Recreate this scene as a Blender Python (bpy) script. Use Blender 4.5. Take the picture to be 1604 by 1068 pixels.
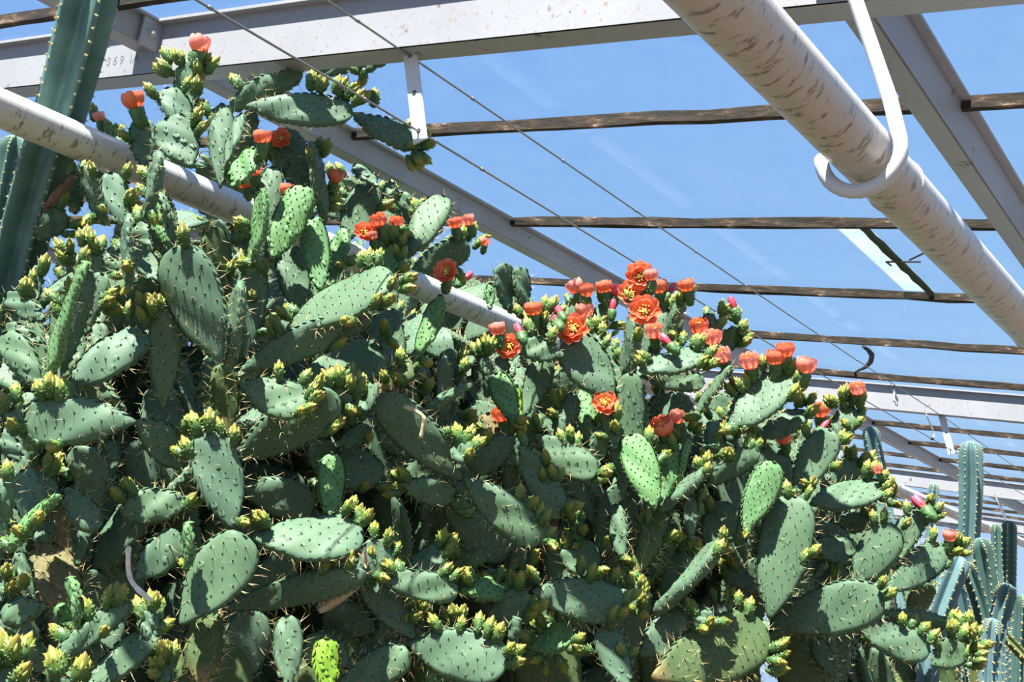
import bpy, math, random
import numpy as np
from mathutils import Vector, Matrix
for o in list(bpy.data.objects): bpy.data.objects.remove(o)
scene = bpy.context.scene
C = scene.collection
random.seed(7); rng = np.random.default_rng(7)
# ---------------------------------------------------------------- camera, world, sun, exposure
# World axes: X along the greenhouse, Y across it up the roof slope, Z up.
F, CX, CY, CAMZ = 1863.0, 802.0, 534.0, 1.6
_d1 = np.array([1248., 506., F]); _v = np.array([-745., -5250., 1863.])
_L = _d1/np.linalg.norm(_d1); _v = _v-_L*(_v@_L); _v /= np.linalg.norm(_v)
_Y = np.cross(_v, _L)
RM = np.array([_L, _Y, _v])                 # lens frame (right, down, forward) -> world
CAM = np.array([0., 0., CAMZ])
cd = bpy.data.cameras.new('camera'); cd.sensor_width = 36; cd.lens = 36*F/1604; cd.clip_end = 500
co = bpy.data.objects.new('camera', cd); C.objects.link(co)
M = Matrix.Identity(4)
for i in range(3):
    M[i][0] = RM[i, 0]; M[i][1] = -RM[i, 1]; M[i][2] = -RM[i, 2]; M[i][3] = CAM[i]
co.matrix_world = M; scene.camera = co
vs = scene.view_settings
vs.view_transform = 'Standard'; vs.look = 'None'; vs.gamma = 1; vs.use_curve_mapping = False
vs.exposure = 0.45
SUN = np.array([-.43, -.24, .87]); SUN /= np.linalg.norm(SUN)
sl_ = bpy.data.lights.new('sun', 'SUN'); sl_.energy = 14.0; sl_.angle = .009; sl_.color = (1., .96, .88)
so = bpy.data.objects.new('sun', sl_); C.objects.link(so)
so.rotation_euler = Vector(SUN).to_track_quat('Z', 'Y').to_euler(); so.location = (-3, -2, 8)
w = bpy.data.worlds.new('sky'); scene.world = w; w.use_nodes = True
nt = w.node_tree; nt.nodes.clear()
_o = nt.nodes.new('ShaderNodeOutputWorld'); _b = nt.nodes.new('ShaderNodeBackground')
_t = nt.nodes.new('ShaderNodeTexCoord'); _s = nt.nodes.new('ShaderNodeSeparateXYZ'); _r = nt.nodes.new('ShaderNodeValToRGB')
nt.links.new(_t.outputs['Generated'], _s.inputs[0]); nt.links.new(_s.outputs['Z'], _r.inputs[0])
e = _r.color_ramp.elements
e[0].position = 0.0; e[0].color = (.42, .57, .74, 1)
e[1].position = .75; e[1].color = (.145, .31, .70, 1)
x_ = e.new(.3); x_.color = (.235, .42, .71, 1)
nt.links.new(_r.outputs[0], _b.inputs[0]); _b.inputs[1].default_value = .95
nt.links.new(_b.outputs[0], _o.inputs[0])
# ---------------------------------------------------------------- helpers
SLOPE = math.radians(20.7); CS, SN = math.cos(SLOPE), math.sin(SLOPE)
RN = np.array([0, -SN, CS]); RD = np.array([0, CS, SN]); RX = np.array([1., 0, 0])
def ray(px, py): return RM @ np.array([(px-CX)/F, (py-CY)/F, 1.])
def at(px, py, d): return CAM+ray(px, py)*d
def proj(p):
    c = RM.T @ (np.asarray(p)-CAM)
    return CX+F*c[0]/c[2], CY+F*c[1]/c[2], c[2]
def roofpt(px, py, D):
    r = ray(px, py); return CAM+r*(D/(r@RN))
def nrm(a):
    a = np.asarray(a, float); return a/max(1e-9, np.linalg.norm(a))
def mk(name, verts, faces, mats, parent=None, smooth=False, mi=None):
    me = bpy.data.meshes.new(name)
    me.from_pydata([tuple(map(float, q)) for q in verts], [], [tuple(map(int, f)) for f in faces])
    for m in (mats if isinstance(mats, (list, tuple)) else [mats]): me.materials.append(m)
    if mi is not None: me.polygons.foreach_set('material_index', mi)
    if smooth: me.polygons.foreach_set('use_smooth', [True]*len(me.polygons))
    me.update()
    return link(name, me, parent)
def link(name, me, parent=None):
    o = bpy.data.objects.new(name, me); C.objects.link(o)
    if parent is not None: o.parent = parent
    return o
def empty(name, loc=(0, 0, 0)):
    o = bpy.data.objects.new(name, None); C.objects.link(o); o.location = loc; o.empty_display_size = .1
    return o
def tag(o, label=None, cat=None, group=None, kind=None):
    if label: o['label'] = label
    if cat: o['category'] = cat
    if group: o['group'] = group
    if kind: o['kind'] = kind
    return o
class MB:
    def __init__(s): s.v = []; s.f = []; s.m = []
    def add(s, v, f, m=0):
        n = len(s.v); s.v += [tuple(q) for q in v]; s.f += [tuple(i+n for i in q) for q in f]; s.m += [m]*len(f)
    def obox(s, c, ax, ay, az, m=0):           # oriented box, half axes
        c = np.asarray(c); vv = [c+i*ax+j*ay+k*az for i in (-1, 1) for j in (-1, 1) for k in (-1, 1)]
        s.add(vv, [(0, 1, 3, 2), (4, 6, 7, 5), (0, 4, 5, 1), (2, 3, 7, 6), (0, 2, 6, 4), (1, 5, 7, 3)], m)
    def tube(s, pts, rad, n=10, m=0, cap=True):
        pts = [np.asarray(p, float) for p in pts]; k = len(pts)
        rad = rad if isinstance(rad, (list, tuple)) else [rad]*k
        t0 = nrm(pts[1]-pts[0]); a = nrm(np.cross(t0, [0.3, .2, 1] if abs(t0[2]) < .9 else [1, 0, 0]))
        vv = []
        for i in range(k):
            t = nrm(pts[min(i+1, k-1)]-pts[max(i-1, 0)]); a = nrm(a-t*(a@t)); b = np.cross(t, a)
            for j in range(n):
                g = 2*math.pi*j/n; vv.append(pts[i]+rad[i]*(a*math.cos(g)+b*math.sin(g)))
        ff = [(i*n+j, i*n+(j+1) % n, (i+1)*n+(j+1) % n, (i+1)*n+j) for i in range(k-1) for j in range(n)]
        if cap: ff += [tuple(range(n))[::-1], tuple(range((k-1)*n, k*n))]
        s.add(vv, ff, m)
    def cone(s, b, d, r, n=3, m=0):
        b = np.asarray(b); d = np.asarray(d); t = nrm(d); a = nrm(np.cross(t, [.31, .77, .55])); q = np.cross(t, a)
        vv = [b+r*(a*math.cos(2*math.pi*j/n)+q*math.sin(2*math.pi*j/n)) for j in range(n)]+[b+d]
        s.add(vv, [(j, (j+1) % n, n) for j in range(n)], m)
    def build(s, name, mats, parent=None, smooth=False):
        return mk(name, s.v, s.f, mats, parent, smooth, s.m)
# ---------------------------------------------------------------- materials
def mat(name):
    m = bpy.data.materials.new(name); m.use_nodes = True
    t = m.node_tree; b = t.nodes['Principled BSDF']
    return m, t, b
def N(t, kind, **kw):
    n = t.nodes.new(kind)
    for k, v in kw.items():
        if k in n.inputs: n.inputs[k].default_value = v
        else: setattr(n, k, v)
    return n
def ramp(t, fac, stops):
    r = t.nodes.new('ShaderNodeValToRGB'); e = r.color_ramp.elements
    while len(e) < len(stops): e.new(.5)
    for i, (p, c) in enumerate(stops): e[i].position = p; e[i].color = (*c, 1) if len(c) == 3 else c
    t.links.new(fac, r.inputs[0]); return r.outputs[0]
def mixc(t, fac, a, b, mode='MIX'):
    x = t.nodes.new('ShaderNodeMix'); x.data_type = 'RGBA'; x.blend_type = mode
    for s, q in ((0, fac), (6, a), (7, b)):
        if isinstance(q, (int, float)): x.inputs[s].default_value = q
        elif isinstance(q, tuple): x.inputs[s].default_value = (*q, 1)
        else: t.links.new(q, x.inputs[s])
    return x.outputs[2]
def coords(t, out='Object'): return t.nodes.new('ShaderNodeTexCoord').outputs[out]
def noise(t, co, scale, detail=4, rough=.55):
    n = N(t, 'ShaderNodeTexNoise', Scale=scale, Detail=detail, Roughness=rough); t.links.new(co, n.inputs['Vector']); return n.outputs['Fac']
def bump(t, b, h, strength, dist=.002):
    n = N(t, 'ShaderNodeBump', Strength=strength, Distance=dist); t.links.new(h, n.inputs['Height']); t.links.new(n.outputs[0], b.inputs['Normal'])
def paint(name, base, rust, amt=.66, rough=.5, scale=14, dirt=(.30, .22, .17)):
    m, t, b = mat(name); c = coords(t)
    n1 = noise(t, c, scale*4, 6, .65); n2 = noise(t, c, scale*.25, 3); n3 = noise(t, c, scale, 6, .7)
    tone = ramp(t, n2, [(.3, tuple(.86*q for q in base)), (.7, base)])
    sp = ramp(t, n1, [(amt, (0, 0, 0)), (amt+.05, (1, 1, 1))])
    x = mixc(t, sp, tone, dirt)
    sp2 = ramp(t, n3, [(amt+.02, (0, 0, 0)), (amt+.09, (1, 1, 1))])
    x = mixc(t, sp2, x, rust)
    t.links.new(x, b.inputs['Base Color']); b.inputs['Roughness'].default_value = rough
    bump(t, b, n1, .25, .002); return m
M_beam = paint('white_beam_paint', (.335, .335, .36), (.15, .08, .045), .60)
M_purl = paint('grey_beam_paint', (.30, .29, .31), (.13, .07, .04), .62)
M_hook = paint('white_hook_paint', (.62, .62, .64), (.30, .22, .16), .72, .35)
def pipe_mat():
    m, t, b = mat('white_pipe_paint'); c = coords(t)
    mp = N(t, 'ShaderNodeMapping'); mp.inputs['Scale'].default_value = (26, 10, 10); t.links.new(c, mp.inputs[0])
    s = t.nodes.new('ShaderNodeSeparateXYZ'); t.links.new(c, s.inputs[0])
    n1 = noise(t, mp.outputs[0], 2.2, 7, .7); n2 = noise(t, c, 7, 4)
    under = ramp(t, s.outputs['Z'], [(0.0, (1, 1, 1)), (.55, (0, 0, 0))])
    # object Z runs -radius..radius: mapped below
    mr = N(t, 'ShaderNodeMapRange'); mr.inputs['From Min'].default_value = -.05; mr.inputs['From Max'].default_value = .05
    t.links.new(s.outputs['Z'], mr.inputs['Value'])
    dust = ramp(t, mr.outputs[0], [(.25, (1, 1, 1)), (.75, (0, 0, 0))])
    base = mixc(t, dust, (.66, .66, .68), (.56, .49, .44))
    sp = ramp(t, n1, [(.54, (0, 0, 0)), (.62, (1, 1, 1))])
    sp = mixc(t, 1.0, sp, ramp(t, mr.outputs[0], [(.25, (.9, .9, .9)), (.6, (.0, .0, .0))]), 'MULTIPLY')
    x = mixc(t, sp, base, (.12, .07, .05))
    x = mixc(t, ramp(t, n2, [(.35, (.25, .25, .25)), (.65, (0, 0, 0))]), x, (.55, .54, .56))
    t.links.new(x, b.inputs['Base Color']); b.inputs['Roughness'].default_value = .32
    bump(t, b, n1, .12, .002); return m
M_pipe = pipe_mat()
def bar_mat():
    m, t, b = mat('rusty_glazing_bar'); c = coords(t)
    mp = N(t, 'ShaderNodeMapping'); mp.inputs['Scale'].default_value = (1, .25, 1); t.links.new(c, mp.inputs[0])
    n1 = noise(t, mp.outputs[0], 40, 7, .7)
    x = ramp(t, n1, [(.36, (.008, .006, .004)), (.54, (.035, .022, .012)), (.62, (.12, .07, .04)), (.70, (.45, .36, .28))])
    t.links.new(x, b.inputs['Base Color']); b.inputs['Roughness'].default_value = .9
    bump(t, b, n1, .8, .006); return m
M_bar = bar_mat()
def glass_mat(name, dirt):
    m, t, b = mat(name); t.nodes.remove(b); out = t.nodes['Material Output']
    tr = N(t, 'ShaderNodeBsdfTransparent'); tr.inputs[0].default_value = (.96, .98, .985, 1)
    gl = N(t, 'ShaderNodeBsdfGlossy', Roughness=.03); gl.inputs[0].default_value = (1, 1, 1, 1)
    di = N(t, 'ShaderNodeBsdfTranslucent'); di.inputs[0].default_value = (.30, .34, .32, 1)
    lw = N(t, 'ShaderNodeLayerWeight', Blend=.5); pw = N(t, 'ShaderNodeMath', operation='POWER'); pw.inputs[1].default_value = 4.5
    t.links.new(lw.outputs['Facing'], pw.inputs[0]); fr = N(t, 'ShaderNodeMath', operation='MULTIPLY_ADD'); fr.inputs[1].default_value = .03; fr.inputs[2].default_value = .004
    t.links.new(pw.outputs[0], fr.inputs[0])
    m1 = t.nodes.new('ShaderNodeMixShader'); m2 = t.nodes.new('ShaderNodeMixShader')
    t.links.new(fr.outputs[0], m1.inputs[0]); t.links.new(tr.outputs[0], m1.inputs[1]); t.links.new(gl.outputs[0], m1.inputs[2])
    c = coords(t); n1 = noise(t, c, 5, 8, .7)
    k = ramp(t, n1, [(.4, (dirt*.3,)*3), (.75, (dirt,)*3)])
    t.links.new(k, m2.inputs[0]); t.links.new(m1.outputs[0], m2.inputs[1]); t.links.new(di.outputs[0], m2.inputs[2])
    t.links.new(m2.outputs[0], out.inputs[0]); return m
M_glass = glass_mat('clear_glass', .02)
M_dirty = glass_mat('dirty_glass', .75)
def simple(name, col, rough=.6, var=.0, scale=30, metal=0):
    m, t, b = mat(name)
    if var:
        n1 = noise(t, coords(t), scale, 5, .65)
        x = ramp(t, n1, [(.3, tuple(q*(1-var) for q in col)), (.7, tuple(min(1, q*(1+var)) for q in col))])
        t.links.new(x, b.inputs['Base Color']); bump(t, b, n1, .4, .003)
    else: b.inputs['Base Color'].default_value = (*col, 1)
    b.inputs['Roughness'].default_value = rough; b.inputs['Metallic'].default_value = metal; return m
def pad_mat(name, c1, c2, c3, rough=.55, base_tan=.0):
    """waxy pad: two tones of bloom, object-to-object variation, corky neck on old pads"""
    m, t, b = mat(name); c = coords(t)
    n1 = noise(t, c, 9, 4, .6); n2 = noise(t, c, 60, 4, .6)
    oi = t.nodes.new('ShaderNodeObjectInfo')
    x = ramp(t, n1, [(.3, c1), (.7, c2)])
    x = mixc(t, ramp(t, oi.outputs['Random'], [(0, (0, 0, 0)), (1, (.7, .7, .7))]), x, c3)
    x = mixc(t, ramp(t, n2, [(.62, (0, 0, 0)), (.72, (.35, .35, .35))]), x, tuple(min(1, 1.5*q+.03) for q in c2))
    if base_tan:
        s = t.nodes.new('ShaderNodeSeparateXYZ'); t.links.new(c, s.inputs[0])
        a = t.nodes.new('ShaderNodeMath'); a.operation = 'MULTIPLY_ADD'; a.inputs[1].default_value = .08; t.links.new(n1, a.inputs[0]); t.links.new(s.outputs['Y'], a.inputs[2])
        x = mixc(t, ramp(t, a.outputs[0], [(.04, (base_tan,)*3), (.10, (0, 0, 0))]), x, (.35, .24, .11))
    t.links.new(x, b.inputs['Base Color']); b.inputs['Roughness'].default_value = rough
    b.inputs['Specular IOR Level'].default_value = .22
    bump(t, b, n2, .12, .002); return m
M_pad = pad_mat('mature_pad', (.066, .122, .064), (.106, .176, .098), (.092, .160, .106))
M_young = pad_mat('young_pad', (.085, .185, .060), (.130, .255, .088), (.105, .22, .095))
M_lime = pad_mat('lime_pad', (.13, .25, .02), (.19, .32, .03), (.16, .29, .03))
M_old = pad_mat('old_pad', (.055, .10, .035), (.10, .14, .05), (.075, .12, .05), .6, .8)
M_cork = pad_mat('corky_stem', (.09, .075, .035), (.30, .25, .13), (.15, .14, .06), .85, .5)
M_wood = simple('brown_stem', (.16, .09, .05), .9, .5, 25)
M_areole = simple('areole_wool', (.06, .045, .025), .95)
M_spine = simple('straw_spine', (.62, .47, .22), .55)
M_glochid = simple('pale_glochid', (.50, .46, .20), .7)
M_twig = simple('bleached_twig', (.72, .66, .58), .85, .2, 60)
M_husk = simple('dry_husk', (.45, .36, .22), .9, .45, 40)
M_soil = simple('soil', (.07, .05, .035), .95, .4, 3)
M_wire = simple('steel_wire', (.30, .29, .28), .45, 0, 1, .6)
M_steel = simple('galvanised_steel', (.55, .55, .56), .5, .15, 40, .3)
M_dark = simple('dark_clip', (.03, .03, .03), .6)
M_stamp = simple('stamp_ink', (.20, .20, .22), .7)
M_moss = simple('lap_grime', (.035, .05, .02), .95, .5, 60)
def grad_mat(name, stops, rough=.5, trans=0.0, var=.25):
    m, t, b = mat(name); g = coords(t, 'Generated'); s = t.nodes.new('ShaderNodeSeparateXYZ'); t.links.new(g, s.inputs[0])
    n1 = noise(t, coords(t), 90, 3); a = t.nodes.new('ShaderNodeMath'); a.operation = 'MULTIPLY_ADD'; a.inputs[1].default_value = .2
    t.links.new(n1, a.inputs[0]); a2 = t.nodes.new('ShaderNodeMath'); a2.operation = 'SUBTRACT'; a2.inputs[1].default_value = .1
    t.links.new(s.outputs['Z'], a.inputs[2]); t.links.new(a.outputs[0], a2.inputs[0])
    x = ramp(t, a2.outputs[0], stops)
    oi = t.nodes.new('ShaderNodeObjectInfo')
    x = mixc(t, 1.0, x, ramp(t, oi.outputs['Random'], [(0, (1-var,)*3), (1, (1, 1, 1))]), 'MULTIPLY')
    t.links.new(x, b.inputs['Base Color']); b.inputs['Roughness'].default_value = rough
    if trans:
        tl = N(t, 'ShaderNodeBsdfTranslucent'); t.links.new(x, tl.inputs[0]); mx = t.nodes.new('ShaderNodeMixShader'); mx.inputs[0].default_value = trans
        t.links.new(b.outputs[0], mx.inputs[1]); t.links.new(tl.outputs[0], mx.inputs[2]); t.links.new(mx.outputs[0], t.nodes['Material Output'].inputs[0])
    return m
M_bud = grad_mat('flower_bud', [(.30, (.045, .12, .03)), (.50, (.09, .18, .03)), (.68, (.20, .24, .03)), (.9, (.31, .26, .045)), (1, (.28, .16, .05))])
M_ovary = simple('green_ovary', (.06, .14, .04), .5, .25, 60)
M_petal = grad_mat('orange_petal', [(.45, (.90, .42, .09)), (.60, (.93, .21, .08)), (1, (.96, .30, .18))], .5, .3, .12)
M_pink = grad_mat('pink_petal', [(.45, (.90, .48, .15)), (.65, (.95, .30, .20)), (1, (.97, .48, .42))], .5, .35, .12)
M_crimson = grad_mat('crimson_petal', [(.4, (.50, .20, .10)), (.6, (.62, .05, .08)), (1, (.75, .12, .22))], .5, .2, .2)
M_stamen = simple('yellow_stamen', (.95, .70, .16), .6)
M_blue = pad_mat('blue_columnar', (.09, .18, .18), (.16, .27, .27), (.15, .25, .29), .5)
M_dkcol = pad_mat('green_columnar', (.065, .13, .115), (.13, .23, .20), (.09, .18, .165), .5)
M_olive = pad_mat('olive_columnar', (.10, .13, .05), (.20, .23, .09), (.17, .19, .07), .6)
# ---------------------------------------------------------------- the greenhouse: floor, roof, walls
DG = 1.31                                    # glass plane, measured square to it from the lens
def rp(x, y, d):                              # point at world x, across y (on glass), d below the glass
    zz = DG/CS+y*math.tan(SLOPE)
    return CAM+np.array([x, y, zz])-RN*d
YE, YR = -3.74, 6.45                          # eave and ridge
XB0 = 3.08; DXB = 1.075
X0, X1 = XB0-7*DXB, XB0+18*DXB
ZR = rp(0, YR, 0)[2]; YW = 13.4
g = MB(); g.obox((8, 4.6, -.05), RX*22, np.array([0, 20., 0]), np.array([0, 0, .05]))
tag(g.build('floor', M_soil), kind='structure')
roof = tag(empty('ceiling', (0, 0, 0)), kind='structure')
PY = [YE, -1.70, .33, 2.36, 4.40, YR]
pane_me = {}
def pane(key, hx, hy, mtl=M_glass):
    if key not in pane_me:
        b = MB(); b.obox((0, 0, 0), RX*hx, np.array([0, hy, 0]), np.array([0, 0, .002])); o = b.build('pane', mtl, roof); pane_me[key] = o.data
        bpy.data.objects.remove(o)
    return pane_me[key]
def place_rt(o, loc, ax, ay, az):
    m = Matrix.Identity(4)
    for i in range(3): m[i][0] = ax[i]; m[i][1] = ay[i]; m[i][2] = az[i]; m[i][3] = loc[i]
    o.matrix_world = m
for k in range(25):
    xa = X0+k*DXB
    for j in range(5):
        ya, yb = PY[j], PY[j+1]; hy = (yb-ya)/CS/2
        if k == 8 and j == 2: continue       # the patched bay
        o = link('pane', pane(('r', j), DXB/2-.006, hy-.004), roof)
        place_rt(o, rp(xa+DXB/2, (ya+yb)/2, 0), RX, RD, RN)
RD2 = np.array([0, CS, -SN]); RN2 = np.array([0, SN, CS])
for k in range(0, 25):
    for j in range(3):
        ln = (YW-YR)/CS/3
        o = link('pane', pane(('b',), DXB/2-.006, ln/2-.004), roof)
        place_rt(o, np.array([X0+k*DXB+DXB/2, YR, ZR])+RD2*ln*(j+.5), RX, RD2, RN2)
# the patched bay: a lower pane lapped over the upper one with grime and a pale dirty strip
lapy = roofpt(1430, 420, DG)[1]
for (ya, yb, dd, mt, nm) in ((PY[2], lapy+.02, 0.006, M_glass, 'pane'), (lapy-.02, PY[3], 0, M_glass, 'pane'), (lapy+.015, lapy+.135, -.005, M_dirty, 'dirty_lap_strip')):
    b = MB(); b.obox((0, 0, 0), RX*(DXB/2-.006), np.array([0, (yb-ya)/CS/2, 0]), np.array([0, 0, .002])); o = b.build(nm, mt, roof)
    place_rt(o, rp(XB0+1*DXB+DXB/2, (ya+yb)/2, dd), RX, RD, RN)
b = MB(); q = []
for i in range(13):
    q.append(rp(XB0+DXB*(1.02+.96*i/12), lapy+.02+.004*random.uniform(-1, 1), .012))
b.tube(q, [.013+.004*random.random() for _ in q], 6); b.build('lap_grime', M_moss, roof)
for (a, c) in (((1388, 410), (1442, 410)), ((1388, 410), (1396, 416)), ((1425, 407), (1448, 396))):
    b = MB(); b.tube([roofpt(*a, DG-.012), roofpt(*c, DG-.012)], .004, 6); b.build('glazing_clip', M_dark, roof)
# glazing bars
def bar_mesh(length):
    n = 60; b = MB(); vv = []
    for i in range(n+1):
        y = -length/2+length*i/n
        for (x, z) in ((-.016, .012), (.016, .012), (.016, -.018), (.004, -.026), (-.016, -.022)):
            vv.append((x+rng.normal(0, .0012), y, z+rng.normal(0, .0022)))
    ff = [(i*5+j, i*5+(j+1) % 5, (i+1)*5+(j+1) % 5, (i+1)*5+j) for i in range(n) for j in range(5)]+[(0, 1, 2, 3, 4), (n*5+4, n*5+3, n*5+2, n*5+1, n*5)]
    b.add(vv, ff); o = b.build('glazing_bar', M_bar); me = o.data; bpy.data.objects.remove(o); return me
lb = (YR-YE)/CS; bme = [bar_mesh(lb) for _ in range(3)]; lb2 = (YW-YR)/CS; bme2 = bar_mesh(lb2)
for k in range(26):
    x = X0+k*DXB
    o = link('glazing_bar', bme[k % 3], roof); place_rt(o, rp(x, (YR+YE)/2, .012), RX, RD, RN)
    o = link('glazing_bar', bme2, roof); place_rt(o, np.array([x, YR, ZR])+RD2*lb2/2-RN2*.012, RX, RD2, RN2)
# dirt crack on the pane before the second beam
pts = [(1352, 543), (1360, 548), (1366, 556), (1364, 566), (1356, 575), (1345, 580), (1335, 586)]
b = MB(); b.tube([roofpt(*p, DG-.006) for p in pts], [.010, .012, .016, .016, .012, .008, .006], 6)
tag(b.build('pane_crack', M_bar, roof))
# walls of glass beyond the roof
def wall(name, p0, u, hu, ztop, nx, nz=3):
    root = tag(empty(name, (0, 0, 0)), kind='structure')
    nn = np.cross(u, [0, 0, 1.]); up = np.array([0, 0, 1.])
    for i in range(nx):
        for j in range(nz):
            z0, z1 = .5+(ztop-.5)*j/nz, .5+(ztop-.5)*(j+1)/nz
            m = MB(); m.obox(np.asarray(p0)+u*hu*(i+.5)+up*(z0+z1)/2, u*(hu/2-.01), nn*.002, up*((z1-z0)/2-.01)); m.build('pane', M_glass, root)
    for i in range(nx+1):
        m = MB(); m.obox(np.asarray(p0)+u*hu*i+up*ztop/2, u*.02, nn*.02, up*ztop/2); m.build('mullion', M_beam, root)
    for j in range(nz+1):
        z0 = .5+(ztop-.5)*j/nz
        m = MB(); m.obox(np.asarray(p0)+u*hu*nx/2+up*z0, u*hu*nx/2, nn*.018, up*.018); m.build('rail', M_beam, root)
    m = MB(); m.obox(np.asarray(p0)+u*hu*nx/2+up*.25, u*hu*nx/2, nn*.06, up*.25); m.build('plinth', M_purl, root)
ZE2 = (np.array([0, YR, ZR])+RD2*lb2)[2]; ZE1 = rp(0, YE, 0)[2]
wall('wall_back', (X0, YW, 0), RX, DXB*2.5, ZE2, 10, 2)
wall('wall_end', (X1, YE, 0), np.array([0, 1., 0]), (YW-YE)/10, 3.0, 10, 2)
wall('wall_right', (X0, YE, 0), RX, DXB*2.5, max(.9, ZE1-.02), 10, 1)
# ---------------------------------------------------------------- steel: rafters, purlins, straps, pipes, wires
def channel(name, p0, p1, up, side, h, wf, tk, mtl, parent=None):
    """C section: web at the near side, flanges running to +side; p on the top near edge"""
    b = MB(); p0 = np.asarray(p0); p1 = np.asarray(p1); ax = (p1-p0)/2; c = (p0+p1)/2
    up = nrm(up); side = nrm(side)
    b.obox(c-up*h/2+side*tk/2, ax, side*tk/2, up*h/2)
    b.obox(c-up*tk*.6+side*(wf/2-.012), ax, side*(wf/2+.012), up*tk*.6)
    b.obox(c-up*(h-tk*.6)+side*(wf/2+.0015), ax, side*(wf/2), up*tk*.6)
    return b.build(name, mtl, parent)
XA = [2.16-5.56, 2.16, 7.72, 13.28, 18.84]
beam_lab = ['white steel rafter behind the camera, out of the picture', 'white steel rafter crossing the top left of the picture above the flowers', 'white steel rafter with rust specks right of centre, below the dirt-cracked pane', 'white steel rafter behind the tall blue columnar cactus', 'farthest white steel rafter at the right edge']
for i, x in enumerate(XA):
    if i == 0: continue
    root = empty('roof_rafter', tuple(rp(x, YE, .03)))
    tag(root, beam_lab[i], 'beam', 'white steel roof rafters')
    o = channel('channel_section', rp(x, YE, .004), rp(x, YR, .004), RN, RX, .165, .085, .008, M_beam, root)
    o.matrix_parent_inverse = Matrix.Translation(-root.location)
    o2 = channel('back_channel_section', np.array([x, YR, ZR])-RN2*.03, np.array([x, YR, ZR])+RD2*lb2-RN2*.03, RN2, RX, .165, .085, .008, M_beam, root)
    o2.matrix_parent_inverse = Matrix.Translation(-root.location)
    for yp in (.33, 2.36, 4.40):              # bolted cleat plates where the purlins meet the rafter
        m = MB(); c = rp(x-.035, yp-.012, .06); m.obox(c, RX*.035, RD*.005, RN*.045); pl = m.build('cleat_plate', M_beam, root); pl.matrix_parent_inverse = Matrix.Translation(-root.location)
        m = MB(); m.tube([c-RD*.004, c-RD*.016], .010, 6); m.tube([c-RD*.016, c-RD*.022], .005, 8); bo = m.build('bolt', M_steel, root); bo.matrix_parent_inverse = Matrix.Translation(-root.location)
plab = {.33: 'grey painted purlin at the upper right, close beside the big white pipe', 2.36: 'grey painted purlin running down behind the flowering cactus tops', 4.40: 'grey purlin high behind the left cactus crowns', YR: 'thin dark ridge member glimpsed in the gap at the far left'}
for yp in (.33, 2.36, 4.40, YR):
    h, wf = (.115, .066) if yp == .33 else (.088, .085)
    d0 = .006
    o = channel('roof_purlin', rp(X0, yp, d0), rp(X1, yp, d0), RN, RD, h, wf, .007, M_purl)
    lab = plab[yp]
    tag(o, lab, 'beam', 'grey roof purlins')
# stamped characters on the web of the rafter at top left
tc = bpy.data.curves.new('stamp', 'FONT'); tc.body = '3 6 9  1A'; tc.size = .042; tc.extrude = .0003; tc.align_x = 'CENTER'
to = bpy.data.objects.new('stamp', tc); C.objects.link(to)
dg = bpy.context.evaluated_depsgraph_get(); sme = bpy.data.meshes.new_from_object(to.evaluated_get(dg)); bpy.data.objects.remove(to)
sme.materials.clear(); sme.materials.append(M_stamp)
raf = [o for o in C.objects if o.name.startswith('roof_rafter')]
st = link('stamped_marks', sme, raf[0])
r_ = ray(192, 93); t_ = (2.16-.0006)/r_[0]; pst = CAM+r_*t_
m = Matrix.Identity(4)
for i in range(3): m[i][0] = -RD[i]; m[i][1] = RN[i]; m[i][2] = -RX[i]; m[i][3] = pst[i]-RN[i]*.015
st.matrix_parent_inverse = Matrix.Translation(-raf[0].location); st.matrix_basis = m
# strap hangers and wires
XH = 2.215; DZ = np.array([0, 0, 1.])
def onx(px, py, X): r = ray(px, py); return CAM+r*(X/r[0])
hA, hB = onx(638, 88, XH), onx(662, 203, XH)
yh = (hA[1]+hB[1])/2; zt = rp(XH, yh, .169)[2]; wire_z = [hA[2]-.005, hB[2]]
for i, x in enumerate(XA[1:4]):
    xx = x+.055; root = empty('wire_hanger', (xx, yh, zt))
    b = MB(); z0 = wire_z[1]-.03
    b.obox((0, 0, (z0-zt)/2), np.array([.003, 0, 0]), np.array([0, .021, 0]), DZ*(zt-z0)/2); b.build('strap', M_hook, root)
    b = MB()
    for z in (wire_z[0], (wire_z[0]+wire_z[1])/2, wire_z[1]): b.tube([(-.0045, 0, z-zt), (.0045, 0, z-zt)], .0065, 8)
    b.build('hole', M_dark, root)
    tag(root, ['flat white strap hanging from the top left rafter, holding both wires', 'rust-flecked strap hanging under the right rafter near the blue columnar cactus', 'far small strap under the farthest rafter'][i], 'bracket', 'wire hanger straps')
for i, z in enumerate(wire_z):
    xs = np.linspace(-3, 18, 43); b = MB()
    pp = [(x, yh, z-.015*math.sin(math.pi*((x-2.215) % 5.56)/5.56)) for x in xs]
    b.tube(pp, .0032, 6)
    for x, y_, z_ in pp[5:20:1]:
        if i == 0 or x < 3: b.tube([(x-.006, y_, z_), (x+.006, y_, z_)], .0048, 6)
    tag(b.build('tension_wire', M_wire, smooth=True), ['upper steel wire passing through the strap top, with clips at right', 'lower steel wire crossing in front of the flower tops'][i], 'wire', 'tension wires')
def wpt(px, py):
    r = ray(px, py); return CAM+r*(yh/r[1])
c1 = wpt(1397, 606); c2 = wpt(1448, 639)
r1 = tag(empty('wire_tie', tuple(c1)), 'small grey plastic tie knotted on the upper wire, left one', 'tie')
b = MB(); b.tube([(0, 0, .01), (.01, 0, -.03), (-.035, 0, -.09)], .006, 6); b.tube([(.01, 0, -.02), (.06, 0, -.07)], .007, 6); b.build('tails', M_steel, r1)
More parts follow.
